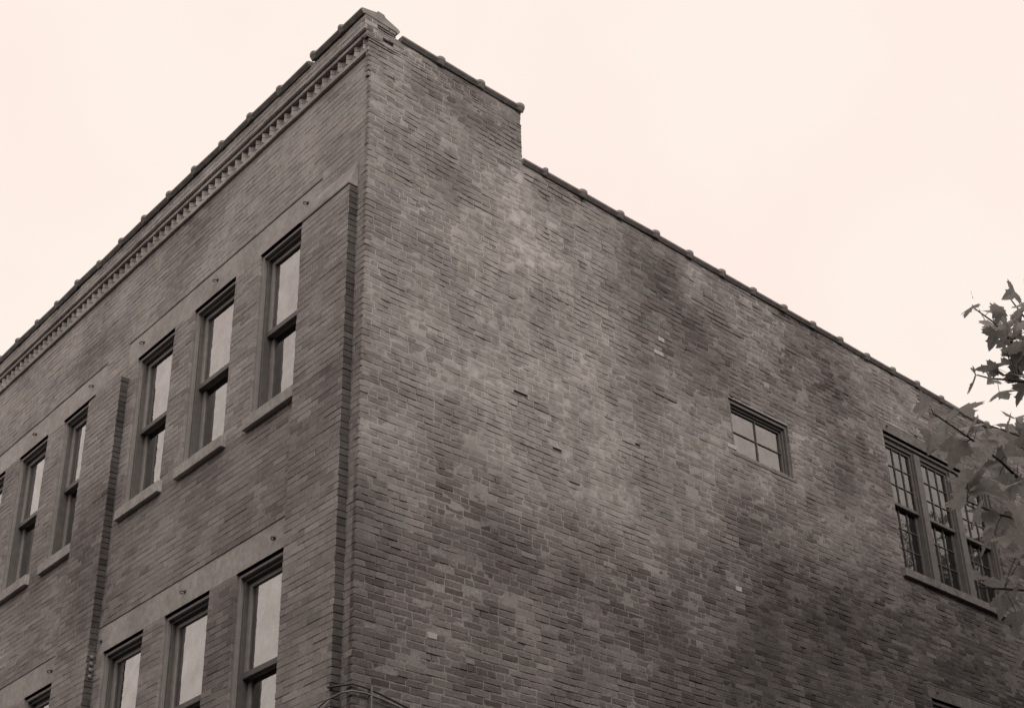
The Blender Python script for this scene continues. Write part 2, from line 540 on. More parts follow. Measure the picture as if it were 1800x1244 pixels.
XL, YB = -10.6, 13.6                        # far ends of the two walls
ZLOW = 3.6                                  # below this, plain walls nobody sees
PIL = [(-.97, -.15), (-5.60, -4.78), (-10.42, -9.60)]
PZ = 10.56                                  # pilaster top
WIN_U = [(-1.92, -1.04), (-3.285, -2.405), (-4.595, -3.715), (-6.54, -5.67), (-7.85, -6.98), (-9.15, -8.28)]
UP = (8.70, 10.735); LO = (4.98, 7.03)
LINT_UP = [(-4.87, -.78), (-9.72, -5.42)]
LINT_LO = [(-4.79, -.96), (-9.61, -5.59)]
FZ = 12.232                                 # underside of the cornice

# facade: wall, openings for windows and lintels
f_holes = [(a, b, *UP) for a, b in WIN_U] + [(a-.02, b-.02, *LO) for a, b in WIN_U]
l_holes = [(a, b, 10.735, 11.075) for a, b in LINT_UP] + [(a, b, 7.03, 7.355) for a, b in LINT_LO]
p_holes = [(a+.015, b-.015, ZLOW, PZ-.05) for a, b in PIL]
rows = brick_list(XL, -.006, ZLOW, FZ, f_holes + l_holes + p_holes, .0065, .008, False, 3, .0012, .002)
ch = []
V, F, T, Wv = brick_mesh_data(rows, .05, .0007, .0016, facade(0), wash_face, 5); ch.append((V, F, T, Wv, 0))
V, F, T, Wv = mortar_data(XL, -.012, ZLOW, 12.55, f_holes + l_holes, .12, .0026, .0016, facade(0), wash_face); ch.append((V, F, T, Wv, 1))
bx = MB()
reveals(bx, 'f', f_holes, .34); reveals(bx, 'f', l_holes, .2)
bx.box(XL, -.03, .03, .32, 12.3, 12.71)                # body of the front parapet
bx.box(XL, -.02, .004, .3, .0, ZLOW-.002)               # plain base of the wall
bx.box(XL, XL+.3, .32, YB, 0, 11.9)                     # far gable
fw = join_data('facade_wall', ch, [M['face_brick'], M['face_mortar']], B, bx, soot_shade=soot_face)

# pilasters, one brick proud of the facade
for k, (a, b) in enumerate(PIL):
    rows = brick_list(a, b, ZLOW, PZ, [], .0065, .008, False, 20+k, .0012, .004)
    V, F, T, Wv = brick_mesh_data(rows, .102, .0008, .0018, facade(-.1), wash_face, 30+k)
    core = MB(); core.box(a+.008, b-.008, -.0972, -.001, ZLOW-.6, PZ-.004)
    # the side that faces the corner is in a darker brick tone
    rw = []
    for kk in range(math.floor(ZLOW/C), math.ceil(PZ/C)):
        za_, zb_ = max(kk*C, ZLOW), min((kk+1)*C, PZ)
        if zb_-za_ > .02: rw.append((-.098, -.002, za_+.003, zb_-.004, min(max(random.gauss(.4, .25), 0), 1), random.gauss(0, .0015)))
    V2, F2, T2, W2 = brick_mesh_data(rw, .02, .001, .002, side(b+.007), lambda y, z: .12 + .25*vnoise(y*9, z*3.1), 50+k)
    pl = join_data('pilaster', [(V, F, T, Wv, 0), (V2, F2, T2, W2, 2)], [M['face_brick'], M['face_mortar'], M['soot_brick']], B, core, soot_shade=soot_face)
    if k: continue
    cp = MB()
    zt = 10.87
    cp.prism([(-.108, PZ+.002), (-.108, PZ+.03), (-.012, zt), (.0, zt), (.0, PZ+.002)], a-.006, b+.006, lambda p, u: (u, p[0], p[1]))
    cp.build('pilaster_cap', M['cap'], B, bevel=.006)

# lintels with their tie bolts
def bolt_mesh():
    mb = MB()
    mb.tube([(0,.02,0),(0,-.006,0)], [.026,.024], 12)
    mb.tube([(0,-.006,0),(0,-.042,.0)], [.008,.008], 8)
    pts = [(0, -.042 - .018*math.sin(t), -.02 + .02*math.cos(t)) for t in np.linspace(0, 4.4, 12)]
    mb.tube(pts, [.0075]*12, 6)
    return mb.mesh('anchor_bolt', smooth=True)
BOLT = bolt_mesh()
def bolts(par, spots, rot=0):
    for p in spots:
        o = link('anchor_bolt', BOLT, M['iron'], par)
        o.location = p; o.rotation_euler.z = rot + random.uniform(-.5, .5); o.scale = (.8, .8, .8)
bolt_up = [-1.05, -2.83, -4.50, -5.80, -7.41, -9.0]
bolt_lo = [-1.3, -2.93, -4.70, -5.9, -7.45, -9.1]
def lintel(a, b, z0, z1, seed):
    mb = MB()
    n = 26; r = random.Random(seed)
    prof = [(.012, z0), (.008, z1-.012), (.03, z1-.003), (.19, z1-.003), (.19, z0)]
    mb.prism(prof, a+.004, b-.004, lambda p, u: (u, p[0], p[1]))
    return mb.build('lintel', M['stone'], B, bevel=.005)
for (a, b) in LINT_UP:
    o = lintel(a, b, 10.735, 11.075, 1)
    bolts(o, [(x, .004, 10.915) for x in bolt_up if a < x < b])
for (a, b) in LINT_LO:
    o = lintel(a, b, 7.03, 7.355, 2)
    bolts(o, [(x, .004, 7.18) for x in bolt_lo if a < x < b])

# window sills of the upper floor and the floor below
for i, (a, b) in enumerate(WIN_U):
    for z in (8.70, 4.98):
        s = MB()
        off = -.02 if z < 6 else 0
        s.prism([(-.055, z-.125), (-.055, z+.005), (.02, z+.028), (.06, z+.028), (.06, z-.125)], a-.03+off, b+.065+off, lambda p, u: (u, p[0], p[1]))
        s.build('window_sill', M['sill'], B, bevel=.006)

# cornice: a projecting course, dog-tooth bricks, two more projecting bands
cz = FZ
ch = []
def band(z0, z1, y0, depth, seed):
    rows = brick_list(XL, -.003, z0, z1, [], .006, .005, False, seed, .001, .002)
    V, F, T, Wv = brick_mesh_data(rows, depth, .0007, .0016, facade(y0), wash_face, seed+1)
    ch.append((V, F, T, Wv, 0))
band(cz, cz+C, -.032, .06, 60)                       # 12.232 - 12.30
band(cz+3*C, cz+4*C-.006, -.055, .14, 64)            # 12.436 - 12.516
band(cz+4*C-.004, cz+7*C, -.082, .16, 66)        # 12.518 - 12.67
cm = MB()
cm.box(XL, -.012, -.024, .02, cz+.004, cz+C)
cm.box(XL, -.012, -.046, .02, cz+3*C+.006, cz+4*C-.002)
cm.box(XL, -.012, -.073, .02, cz+4*C-.001, cz+7*C+.002)
# dog-tooth: every brick stands on edge at 45 degrees, a corner showing
dv, df, n = [], [], 0
rr = random.Random(5)
x = -.085
h0, h1 = cz+C+.003, cz+3*C-.003
teeth = []
while x > XL:
    a = math.radians(45 + rr.uniform(-4, 4)); s = .076
    cx_, cy_ = x + rr.uniform(-.004, .004), .032 + rr.uniform(-.004, .004)
    pts = [(cx_ + s*math.cos(a+k*math.pi/2)*.92, cy_ + s*math.sin(a+k*math.pi/2 + 0)*.92) for k in range(4)]
    a0 = a - math.radians(45)
    pts = [(cx_ + s*math.cos(a0+k*math.pi/2), cy_ + s*math.sin(a0+k*math.pi/2)) for k in range(4)]
    for q0, q1 in ((h0, h0+C-.005), (h0+C+.001, h1)):
        teeth.append((pts, q0, q1, min(max(rr.gauss(.5, .22), 0), 1)))
    x -= .146
vv, ff, tt = [], [], []
for pts, q0, q1, t in teeth:
    b0 = len(vv)
    vv += [(px, py, q0) for px, py in pts] + [(px, py, q1) for px, py in pts]
    ff += [[b0+3, b0+2, b0+1, b0], [b0+4, b0+5, b0+6, b0+7]] + [[b0+i, b0+(i+1) % 4, b0+4+(i+1) % 4, b0+4+i] for i in range(4)]
    tt += [t]*8
vv = np.array(vv); ch.append((vv, np.array(ff), np.array(tt), wash_face(vv[:, 0], vv[:, 2]), 0))
join_data('cornice', ch, [M['face_brick'], M['face_mortar']], B, cm)

# side wall
SMALL = (5.32, 6.44, 9.37, 10.10)
BIG = (8.60, 11.20, 8.78, 10.82)
BIGLO = (8.72, 11.25, 5.0, 7.07)
s_holes = [SMALL, BIG, BIGLO]
sl_holes = [(8.56, 11.36, 10.82, 10.985), (8.66, 11.40, 7.07, 7.25), (8.52, 11.34, 8.645, 8.78)]
ch = []
def side_piece(y0, y1, z0, z1, seed, holes):
    rows = brick_list(y0, y1, z0, z1, holes, .0115, .0105, True, seed, .0011, .005)
    V, F, T, Wv = brick_mesh_data(rows, .05, .0016, .0032, side(0), wash_side, seed+1)
    ch.append((V, F, T, Wv, 0))
    return rows
TOPLO = 11.886
gaps = []                                               # bricks that have fallen out
for y, z, w in ((1.97, 8.90, .19), (2.45, 8.38, .13), (3.66, 8.88, .08)):
    k_ = math.floor(z/C)
    gaps.append((y-w/2, y+w/2, k_*C+.004, (k_+1)*C-.014))
AH = s_holes + sl_holes + gaps
side_piece(0.0, YB, ZLOW, TOPLO, 81, AH)
vent = (.15, .295, 12.478, 12.54)                        # a brick missing under the coping
side_piece(-.02, 2.09, TOPLO+.002, 12.41, 83, [])
side_piece(-.05, 2.09, 12.41, 12.612, 85, [vent])
side_piece(-.078, .318, 12.614, 12.706, 87, [])
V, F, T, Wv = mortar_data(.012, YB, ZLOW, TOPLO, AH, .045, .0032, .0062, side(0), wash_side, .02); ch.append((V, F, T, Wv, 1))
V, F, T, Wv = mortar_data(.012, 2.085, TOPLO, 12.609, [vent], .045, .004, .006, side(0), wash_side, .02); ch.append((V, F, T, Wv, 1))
bx = MB()
reveals(bx, 's', s_holes, .34); reveals(bx, 's', sl_holes, .2); reveals(bx, 's', [vent], .12)
bx.add([(-.12, vent[0], vent[2]), (-.12, vent[1], vent[2]), (-.12, vent[1], vent[3]), (-.12, vent[0], vent[3])], [(0,1,2,3)])
reveals(bx, 's', gaps, .022)
for q in gaps:
    bx.add([(-.022, q[0], q[2]), (-.022, q[1], q[2]), (-.022, q[1], q[3]), (-.022, q[0], q[3])], [(0,1,2,3)])
bx.box(-.30, -.016, .33, 2.075, 11.3, 12.60)
bx.box(-.30, -.016, 2.08, YB, 11.3, TOPLO-.006)
bx.box(-.30, -.016, -.05, .315, 12.612, 12.702)
bx.box(-.30, -.004, .02, YB, 0, ZLOW-.002)
bx.box(XL, -.3, YB-.3, YB, 0, TOPLO)
join_data('side_wall', ch, [M['side_brick'], M['side_mortar']], B, bx, soot_shade=soot_shade_side)

rf = MB(); rf.box(XL+.3, -.31, .33, YB-.31, 11.28, 11.4)
rf.build('roof', M['roof'], B)
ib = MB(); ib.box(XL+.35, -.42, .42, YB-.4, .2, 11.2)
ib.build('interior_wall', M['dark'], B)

# odd pale bricks let into the side wall
for y, z, w in ((.835, 6.01, .105), (4.19, 10.43, .10), (4.13, 10.22, .15), (5.29, 9.39, .16), (5.14, 7.55, .10)):
    k = round(z / C - .5)
    z0 = k*C + .006
    wb = MB(); wb.box(-.03, .0055, y-w/2, y+w/2, z0, z0+.056)
    wb.build('pale_brick', M['white_brick'], B, bevel=.004)

# coping tiles
def coping_mesh(hw, rise, length, seed):
    """saddle-backed clay tile along +u (local x), one end with a socket collar"""
    r = random.Random(seed)
    prof = [(-hw+.036, 0), (-hw+.034, -.012), (-hw+.024, -.016), (-hw-.008, .02), (-hw-.012, .038), (-hw+.012, .056), (-.06, rise-.03), (-.04, rise), (.04, rise), (.06, rise-.03),
            (hw-.012, .056), (hw+.012, .038), (hw+.008, .02), (hw-.024, -.016), (hw-.034, -.012), (hw-.036, 0)]
    mb = MB()
    mb.prism(prof, .004, length-.004, lambda p, u: (u, p[0], p[1]))
    # socket collar: swells out and back in along the tile
    rings = [(length-.098, .0), (length-.088, .55), (length-.066, .9), (length-.04, 1.0), (length-.012, .9), (length+.006, .55), (length+.014, .0)]
    n = len(prof); vs = []
    for u, k in rings:
        for q, w in prof:
            sgn = 1 if q > 0 else -1
            if w <= .001 and abs(q) < hw-.03: vs.append((u, q, w - .002)); continue
            vs.append((u, q + sgn*.018*k*min(1, abs(q)/hw*1.1), w + (.026*k if w > .03 else (.012*k if w > -.01 else -.006*k))))
    fs = [[i*n+j, i*n+(j+1) % n, (i+1)*n+(j+1) % n, (i+1)*n+j] for i in range(len(rings)-1) for j in range(n)]
    fs += [list(range(n))[::-1], [(len(rings)-1)*n+j for j in range(n)]]
    mb.add(vs, fs)
    return mb.mesh('coping_tile', bevel=.006)
CF = coping_mesh(.245, .135, .61, 1)
CS = coping_mesh(.185, .085, .61, 2)
rr = random.Random(9)
def tile(me, loc, rz, sx=1):
    o = link('coping_tile', me, M['tile'], B)
    o.location = (loc[0] + rr.uniform(-.004, .004), loc[1] + rr.uniform(-.004, .004), loc[2] + rr.uniform(0, .008))
    o.rotation_euler = (rr.uniform(-.03, .03), rr.uniform(-.012, .012), rz + rr.uniform(-.012, .012))
    o.scale.x = sx
    return o
# front parapet: from the corner towards -x
x = .0
tile(CF, (x, .12, 12.716), math.pi, .41/.61)
x = -.41
k = 0
while x > XL:
    sx = 1
    if k == 0: sx = .52/.61
    tile(CF, (x, .12, 12.716 - (.012 if k == 1 else 0)), math.pi, sx)
    x -= .61*sx + (.06 if k == 0 else 0); k += 1
y = .375
for k in range(3):
    sx = 1.0 if k else .60/.61
    tile(CS, (-.148, y, 12.616), math.pi/2, sx*.945); y += .61*sx*.945
tile(CS, (-.148, 2.085, TOPLO+.004), math.pi/2, .35/.61)
y = 2.435
while y < YB - .5:
    tile(CS, (-.148, y, TOPLO+.004), math.pi/2, .995); y += .607

# ------------------------------------------------------------------ windows
class WB:
    """boxes in window coordinates: u along the wall, z up, d into the wall"""
    def __init__(s, kind): s.mb = MB(); s.kind = kind
    def box(s, u0, u1, z0, z1, d0, d1):
        if s.kind == 'f': s.mb.box(u0, u1, d0, d1, z0, z1)
        else: s.mb.box(-d1, -d0, u0, u1, z0, z1)
    def ring(s, u0, u1, z0, z1, w, d0, d1, wb=None, wt=None):
        wb = w if wb is None else wb; wt = w if wt is None else wt
        s.box(u0, u0+w, z0, z1, d0, d1); s.box(u1-w, u1, z0, z1, d0, d1)
        s.box(u0+w, u1-w, z1-wt, z1, d0+.0007, d1); s.box(u0+w, u1-w, z0, z0+wb, d0+.0007, d1)
    def build(s, name, mat, par, bevel=.003): return s.mb.build(name, mat, par, bevel=bevel)

def pane(kind, u0, u1, z0, z1, d, par, mat):
    mb = MB()
    t = .004
    if kind == 'f': mb.box(u0, u1, d, d+t, z0, z1)
    else: mb.box(-d-t, -d, u0, u1, z0, z1)
    return mb.build('pane', mat, par)

def sash(kind, u0, u1, z0, z1, d, par, mats, cols=1, rows=1, stile=.05, top=.05, bot=.06, bar=.016):
    w = WB(kind)
    w.ring(u0, u1, z0, z1, stile, d, d+.042, bot, top)
    iu0, iu1, iz0, iz1 = u0+stile, u1-stile, z0+bot, z1-top
    for i in range(1, cols):
        c = iu0 + (iu1-iu0)*i/cols
        w.box(c-bar/2, c+bar/2, iz0, iz1, d+.004, d+.034)
    for i in range(1, rows):
        c = iz0 + (iz1-iz0)*i/rows
        w.box(iu0, iu1, c-bar/2, c+bar/2, d+.0065, d+.032)
    w.build('sash', mats[0], par, bevel=.002)
    pane(kind, iu0-.004, iu1+.004, iz0-.004, iz1+.004, d+.02, par, mats[1])

def tall_window(a, b, z0, z1):
    w = WB('f')
    w.ring(a+.004, b-.004, z0+.002, z1-.022, .040, .028, .10, .03, .030)      # brick mould
    o = w.build('window', M['frame'], B)
    w = WB('f')
    w.ring(a+.0445, b-.0445, z0+.033, z1-.0525, .034, .066, .24, .02, .034)   # jambs behind it, recess shade put into their dark colour
    w.build('jamb', M['frame_dark'], o)
    u0, u1 = a+.079, b-.079
    mid = (z0+z1)/2 + .01
    zt = z1 - .088
    sash('f', u0, u1, mid-.028, zt, .108, o, (M['frame'], M['glass']), top=.055, bot=.05)
    sash('f', u0, u1, z0+.054, mid+.02, .158, o, (M['frame'], M['glass']), top=.048, bot=.075)
    dk = WB('f'); dk.box(u0+.001, u1-.001, mid-.034, mid+.024, .098, .156); dk.build('meeting_rail', M['frame_dark'], o)
    return o
for (a, b) in WIN_U:
    tall_window(a, b, *UP)
    tall_window(a-.02, b-.02, *LO)

# small fixed window with four lights in the side wall
a, b, z0, z1 = SMALL
w = WB('s')
w.ring(a+.003, b-.003, z0+.002, z1-.018, .045, .02, .10, .012, .035)
w.ring(a+.0485, b-.0485, z0+.015, z1-.0535, .03, .05, .22, .012, .03)
o = w.build('window', M['frame_dark'], B)
sash('s', a+.079, b-.079, z0+.028, z1-.084, .072, o, (M['frame_dark'], M['glass_side']), 2, 2, .028, .03, .03, .014)
s = MB(); s.prism([(-.006, z0-.052), (-.006, z0-.010), (.05, z0+.001), (.05, z0-.052)], a-.05, b+.02, lambda p, u: (-p[0], u, p[1]))
s.build('window_sill', M['side_mortar'], B, bevel=.008)

# triple sash window in the side wall, and the one below it
def triple_window(y0, y1, z0, z1, lint, sillz):
    w = WB('s')
    w.ring(y0+.003, y1-.003, z0+.002, z1-.02, .05, .03, .12, .03, .04)
    w.box(y0+.055, y1-.055, z1-.10, z1-.062, .06, .2)
    mull = [(y0+.745, y0+.885), (y0+1.62, y0+1.765)]
    for p, q in mull:
        w.box(p, q, z0+.033, z1-.101, .032, .24)
    o = w.build('window', M['frame_side'], B)
    es = [y0+.055] + [e for m_ in mull for e in m_] + [y1-.055]
    mid = (z0+z1)/2 - .0
    for p, q in zip(es[0::2], es[1::2]):
        fr = WB('s'); fr.ring(p+.001, q-.001, z0+.034, z1-.102, .022, .06, .2, .015, .02); fr.build('frame', M['frame_dark'], o)
        sash('s', p+.024, q-.024, mid-.022, z1-.124, .085, o, (M['frame_side'], M['glass_dim']), 3, 3, .036, .04, .042, .011)
        sash('s', p+.024, q-.024, z0+.05, mid+.018, .132, o, (M['frame_side'], M['glass_dim']), 3, 3, .036, .036, .06, .011)
    mb = MB()
    mb.prism([(.0, lint[2]), (-.004, lint[3]-.012), (.02, lint[3]), (.19, lint[3]), (.19, lint[2])], lint[0]+.004, lint[1]-.004, lambda p, u: (-p[0], u, p[1]))
    lo = mb.build('lintel', M['stone_side'], B, bevel=.006)
    if sillz:
        s = MB()
        s.prism([(-.055, sillz[0]), (-.055, sillz[1]-.02), (.06, sillz[1]), (.19, sillz[1]), (.19, sillz[0])], y0-.075, y1+.13, lambda p, u: (-p[0], u, p[1]))
        s.build('window_sill', M['stone_side'], B, bevel=.007)
    return lo
lo = triple_window(*BIG, (8.56, 11.36, 10.82, 10.985), (8.645, 8.775))
bolts(lo, [(-.004, 8.70, 10.905), (-.004, 9.96, 10.9), (-.004, 11.1, 10.9)], math.pi/2)
lo = triple_window(*BIGLO, (8.66, 11.40, 7.07, 7.25), None)
bolts(lo, [(-.004, 8.86, 7.165)], math.pi/2)

# four small insulators on the return of the pilaster
def insulator_mesh():
    mb = MB()
    mb.tube([(0,0,0),(.03,0,0)], [.007,.007], 8)
    mb.tube([(.012,0,0),(.02,0,0),(.024,0,0),(.034,0,0),(.040,0,0),(.046,0,0)], [.02,.027,.018,.018,.027,.02], 14)
    return mb.mesh('insulator', smooth=False)
IM = insulator_mesh()
for z in (7.01, 6.935, 6.865, 6.79):
    o = link('insulator', IM, M['porcelain'], B)
    o.location = (-4.782, -.052, z); o.rotation_euler = (0, .35, 0); o.scale = (.75, .75, .75)

# ------------------------------------------------------------------ cables
c1 = MB()
c1.tube([(-.62,-.118,5.13),(-.36,-.125,5.225),(-.16,-.125,5.285),(-.02,-.07,5.325),(.03,-.01,5.338),(.034,.12,5.345),(.036,.30,5.325),(.036,.52,5.285),(.034,1.0,5.18),(.034,1.8,5.0),(.034,2.6,4.82)], [.008]*11, 10)
tag(c1.build('cable', M['conduit'], None, smooth=True), 'pale cable bent round the foot of the building corner', 'cable')
c2 = MB()
c2.tube([(-.16,-.118,5.395),(-.05,-.05,5.398),(.028,-.01,5.40),(.032,.14,5.392),(.034,.33,5.355),(.034,.5,5.318),(.034,.9,5.235),(.034,1.4,5.13),(.034,2.4,4.93)], [.010]*9, 10)
tag(c2.build('cable', M['cable'], None, smooth=True), 'thick black cable clipped to the wall just above the pale one', 'cable')
cl = MB()
cl.box(-.002, .052, .166, .182, 5.18, 5.42)
cl.build('cable_clip', M['conduit'], B, bevel=.003)

# ------------------------------------------------------------------ maple tree
def leaf_material():
    mt, n, l, b = newmat('maple_leaf')
    n.remove(b)
    out = n['Material Output']
    oi = n.new('ShaderNodeAttribute'); oi.attribute_name = 'tint'
    col = ramp(n, l, oi.outputs['Fac'], [(0, (.23,.221,.213)), (.5, (.31,.298,.287)), (1, (.39,.376,.363))])
    col = mixc(n, l, .7, col, ramp(n, l, noise(n, l, 45, 3), [(.3, (.75,.75,.75)), (.7, (1.2,1.2,1.2))]), 'MULTIPLY')
    d = n.new('ShaderNodeBsdfPrincipled'); d.inputs['Roughness'].default_value = .55; d.inputs['Specular IOR Level'].default_value = .3
    t = n.new('ShaderNodeBsdfTranslucent')
    l.new(col, d.inputs['Base Color']); l.new(col, t.inputs['Color'])
    mx = n.new('ShaderNodeMixShader'); mx.inputs[0].default_value = .5
    l.new(d.outputs[0], mx.inputs[1]); l.new(t.outputs[0], mx.inputs[2])
    l.new(mx.outputs[0], out.inputs['Surface'])
    return mt
M['leaf'] = leaf_material()

# half outline of a maple leaf: (across, along), stalk at the origin, tip at along = 1
HALF = [(0,0),(.10,-.03),(.30,-.10),(.27,.02),(.42,.06),(.38,.13),(.56,.30),(.46,.33),(.50,.44),(.36,.42),(.27,.45),(.20,.42),(.21,.60),(.27,.68),(.16,.70),(.11,.84),(.0,1.0)]
LEAFV = [(0, .33)] + HALF + [(-x_, y_) for x_, y_ in HALF[-2:0:-1]]
LEAFV = np.array(LEAFV)
NL = len(LEAFV)
LEAFF = [(0, i, i+1) for i in range(1, NL-1)] + [(0, NL-1, 1)]
HS = [(0,0),(.28,-.06),(.52,.28),(.22,.42),(.24,.66),(.0,1.0)]
SIMV = np.array([(0, .33)] + HS + [(-x_, y_) for x_, y_ in HS[-2:0:-1]])
SIMF = [(0, i, i+1) for i in range(1, len(SIMV)-1)] + [(0, len(SIMV)-1, 1)]

def leaf_world(P, tip, nrm, size, r, V=LEAFV):
    tip = tip.normalized(); nrm = (nrm - tip*nrm.dot(tip)).normalized(); sd = tip.cross(nrm)
    cup = r.uniform(-.35, .6); droop = r.uniform(.05, .75); tw = r.uniform(-.25, .25)
    out = []
    for a, c in V:
        h = cup*abs(a)*.8 - droop*c*c*.5 + tw*a*c
        q = P + (sd*a + tip*(c-.35) + nrm*h)*size
        out.append(q)
    return out

class Leaves:
    def __init__(s): s.v = []; s.f = []; s.t = []
    def add(s, P, tip, nrm, size, r, simple=False):
        V, F = (SIMV, SIMF) if simple else (LEAFV, LEAFF)
        b = len(s.v)
        w = leaf_world(P, tip, nrm, size, r, V)
        s.v += [tuple(q) for q in w]
        s.f += [(b+i, b+j, b+k) for i, j, k in F]
        t = min(max(r.gauss(.5, .22), 0), 1)
        s.t += [t]*len(V)
    def build(s, name, par):
        me = bpy.data.meshes.new(name)
        me.from_pydata(s.v, [], s.f)
        a = me.attributes.new('tint', 'FLOAT', 'POINT'); a.data.foreach_set('value', s.t)
        return link(name, me, M['leaf'], par)

T = empty('maple_tree', (7.6, 7.0, 0))
tag(T, 'leafy maple tree reaching its branches in front of the side wall', 'tree')
def at_tree(o): o.matrix_parent_inverse = T.matrix_basis.inverted(); return o

tr = MB()
trunk_pts = [(7.6,7.0,-.05),(7.62,6.98,.5),(7.58,7.0,1.6),(7.5,7.05,2.8),(7.45,7.0,3.8),(7.5,7.05,5.4),(7.45,7.1,7.2),(7.5,7.0,9.0),(7.55,6.95,11.0)]
tr.tube(trunk_pts, [.42,.33,.28,.26,.25,.19,.14,.09,.04], 14)
at_tree(tr.build('trunk', M['bark'], T, smooth=True))

rl = random.Random(21)
def wob(a, b, n, amt):
    a, b = Vector(a), Vector(b)
    ps = []
    for i in range(n+1):
        t = i/n
        p = a.lerp(b, t) + Vector((0, 0, math.sin(t*math.pi)*.12*(b-a).length))
        if 0 < i < n: p += Vector((rl.uniform(-1,1), rl.uniform(-1,1), rl.uniform(-1,1)))*amt
        ps.append(p)
    return ps
LUMPS = [((7.5,7.0,9.6),3.2),((8.5,3.6,8.2),2.4),((6.4,10.4,8.6),2.4),((5.2,12.6,8.8),2.1),((6.2,12.8,9.4),2.9),((4.6,14.4,7.8),2.4),((9.5,9.5,8.5),2.8),((7.2,4.6,6.2),1.6),  # crown enlarged with added lumps out of view, to shade the lower wall
         ((6.6,9.0,6.2),1.9),((5.2,13.2,6.0),2.0),((5.0,15.8,9.6),2.4),((6.4,8.2,11.6),2.2),
         ((3.6,12.8,7.2),1.9),((2.9,14.2,5.5),1.7),((4.2,10.6,4.8),1.5),((5.4,7.8,4.6),1.5),((3.8,12.0,3.5),1.8),((3.4,13.6,9.6),1.9),((6.6,4.7,5.0),1.6),((7.6,2.3,5.6),1.5),((6.0,6.2,3.4),1.5),((5.0,17.8,11.9),2.5),((5.5,20.0,12.0),2.7),((4.4,16.5,8.6),2.2)]
NEAR_END = (6.62, .62, 5.35)
limbs = []
starts = [(7.47,7.02,3.9),(7.5,7.05,5.2),(7.46,7.08,6.4),(7.48,7.05,4.6),(7.46,7.02,7.6)]
for (c, r_) in LUMPS[1:]:
    a = min(starts, key=lambda s_: (Vector(s_)-Vector(c)).length + abs(s_[2]-c[2]+2.2))
    limbs.append((a, c, .11))
shade_crown = Leaves()
for a, c, r0 in limbs:
    lb = MB()
    ps = wob(a, c, 7, .14)
    lb.tube(ps, [r0*(1-.78*i/7) for i in range(8)], 8)
    for k in range(10):
        q = ps[rl.randint(3, 7)]
        e = q + Vector((rl.gauss(0,1), rl.gauss(0,1), rl.gauss(.25,.8))).normalized()*rl.uniform(.7, 1.6)
        lb.tube(wob(q, e, 3, .06), [.03,.02,.013,.006], 5)
    at_tree(lb.build('branch', M['bark'], T, smooth=True))
for c, r_ in LUMPS:
    n_ = int(300*r_*r_)
    for k in range(n_):
        d = Vector((rl.gauss(0,1), rl.gauss(0,1), rl.gauss(0,1))).normalized()
        rad = r_*(rl.random()**.45)*(.78 + .5*float(fbm(d.x*2+c[0]+9, d.y*2+d.z*1.7+c[1]+9, 3)))
        P = Vector(c) + Vector((d.x*rad, d.y*rad, d.z*rad*.85))
        nr = Vector((rl.gauss(0,.5), rl.gauss(0,.5), 1)) + d*.5
        tip = Vector((d.x, d.y, -.35)) + Vector((rl.gauss(0,.6), rl.gauss(0,.6), rl.gauss(0,.3)))
        shade_crown.add(P, tip, nr, rl.uniform(.16,.25), rl, simple=True)
at_tree(shade_crown.build('crown', T))

# the low branch that hangs into view: twigs, stalks and single leaves
LEAVES = [ (6.04,-0.39,5.73,0.113),(6.11,-0.47,5.74,0.053),(6.05,-0.23,5.78,0.127),(6.16,-0.31,5.68,0.107),(6.27,-0.34,5.73,0.129),(6.19,-0.09,5.80,0.109),(5.89,0.11,5.91,0.114),(5.97,0.10,5.84,0.145),(6.04,0.13,5.84,0.132),(6.08,-0.26,5.59,0.125),(6.03,-0.02,5.69,0.111),(6.15,-0.11,5.58,0.108),(6.13,-0.20,5.50,0.113),(6.17,-0.19,5.45,0.106),(6.03,-0.49,5.22,0.103),(5.88,-0.16,5.51,0.061),(5.97,-0.15,5.49,0.115),(6.03,-0.11,5.50,0.108),(6.06,-0.06,5.47,0.114),(6.22,-0.33,5.25,0.103),(6.09,-0.33,5.22,0.133),(6.09,-0.09,5.31,0.119),(6.11,-0.10,5.50,0.108),(6.00,-0.08,5.47,0.103),(6.06,-0.34,5.05,0.132),(6.31,-0.69,4.84,0.123),(6.19,-0.38,4.95,0.118),(6.12,-0.40,4.95,0.118),(6.11,-0.55,4.92,0.089),(6.27,-0.59,4.77,0.097),(6.29,-1.49,4.61,0.117),(6.55,-1.64,4.42,0.148),(6.15,-1.07,4.75,0.152),(6.11,-1.14,4.65,0.129),(6.36,-1.26,4.55,0.143),(6.48,-1.38,4.39,0.114),(6.30,-0.86,4.65,0.135),(6.28,-1.26,4.48,0.134),(6.20,-0.94,4.56,0.135),(6.27,-0.90,4.55,0.134),(6.47,-1.10,4.43,0.128),(6.33,-1.30,4.31,0.150),(6.21,-1.16,4.32,0.140),(6.36,-1.22,4.27,0.141),(6.53,-1.37,4.18,0.121),(6.35,-1.32,4.13,0.124),(6.20,-0.85,4.30,0.139),(6.57,-1.40,4.03,0.119),(6.50,-1.40,3.95,0.110),(6.21,-0.99,4.15,0.105),(6.42,-1.15,3.97,0.124),(6.42,-1.03,4.31,0.123),(6.38,-1.02,4.12,0.122),(6.28,-1.23,3.88,0.119),(6.15,-0.82,4.01,0.122),(6.38,-1.18,3.78,0.112),(6.29,-1.03,3.74,0.101),(6.43,-1.19,3.86,0.103),(6.21,-0.99,3.85,0.098),(6.29,-1.06,3.58,0.104),(6.20,-1.01,3.50,0.095) ]
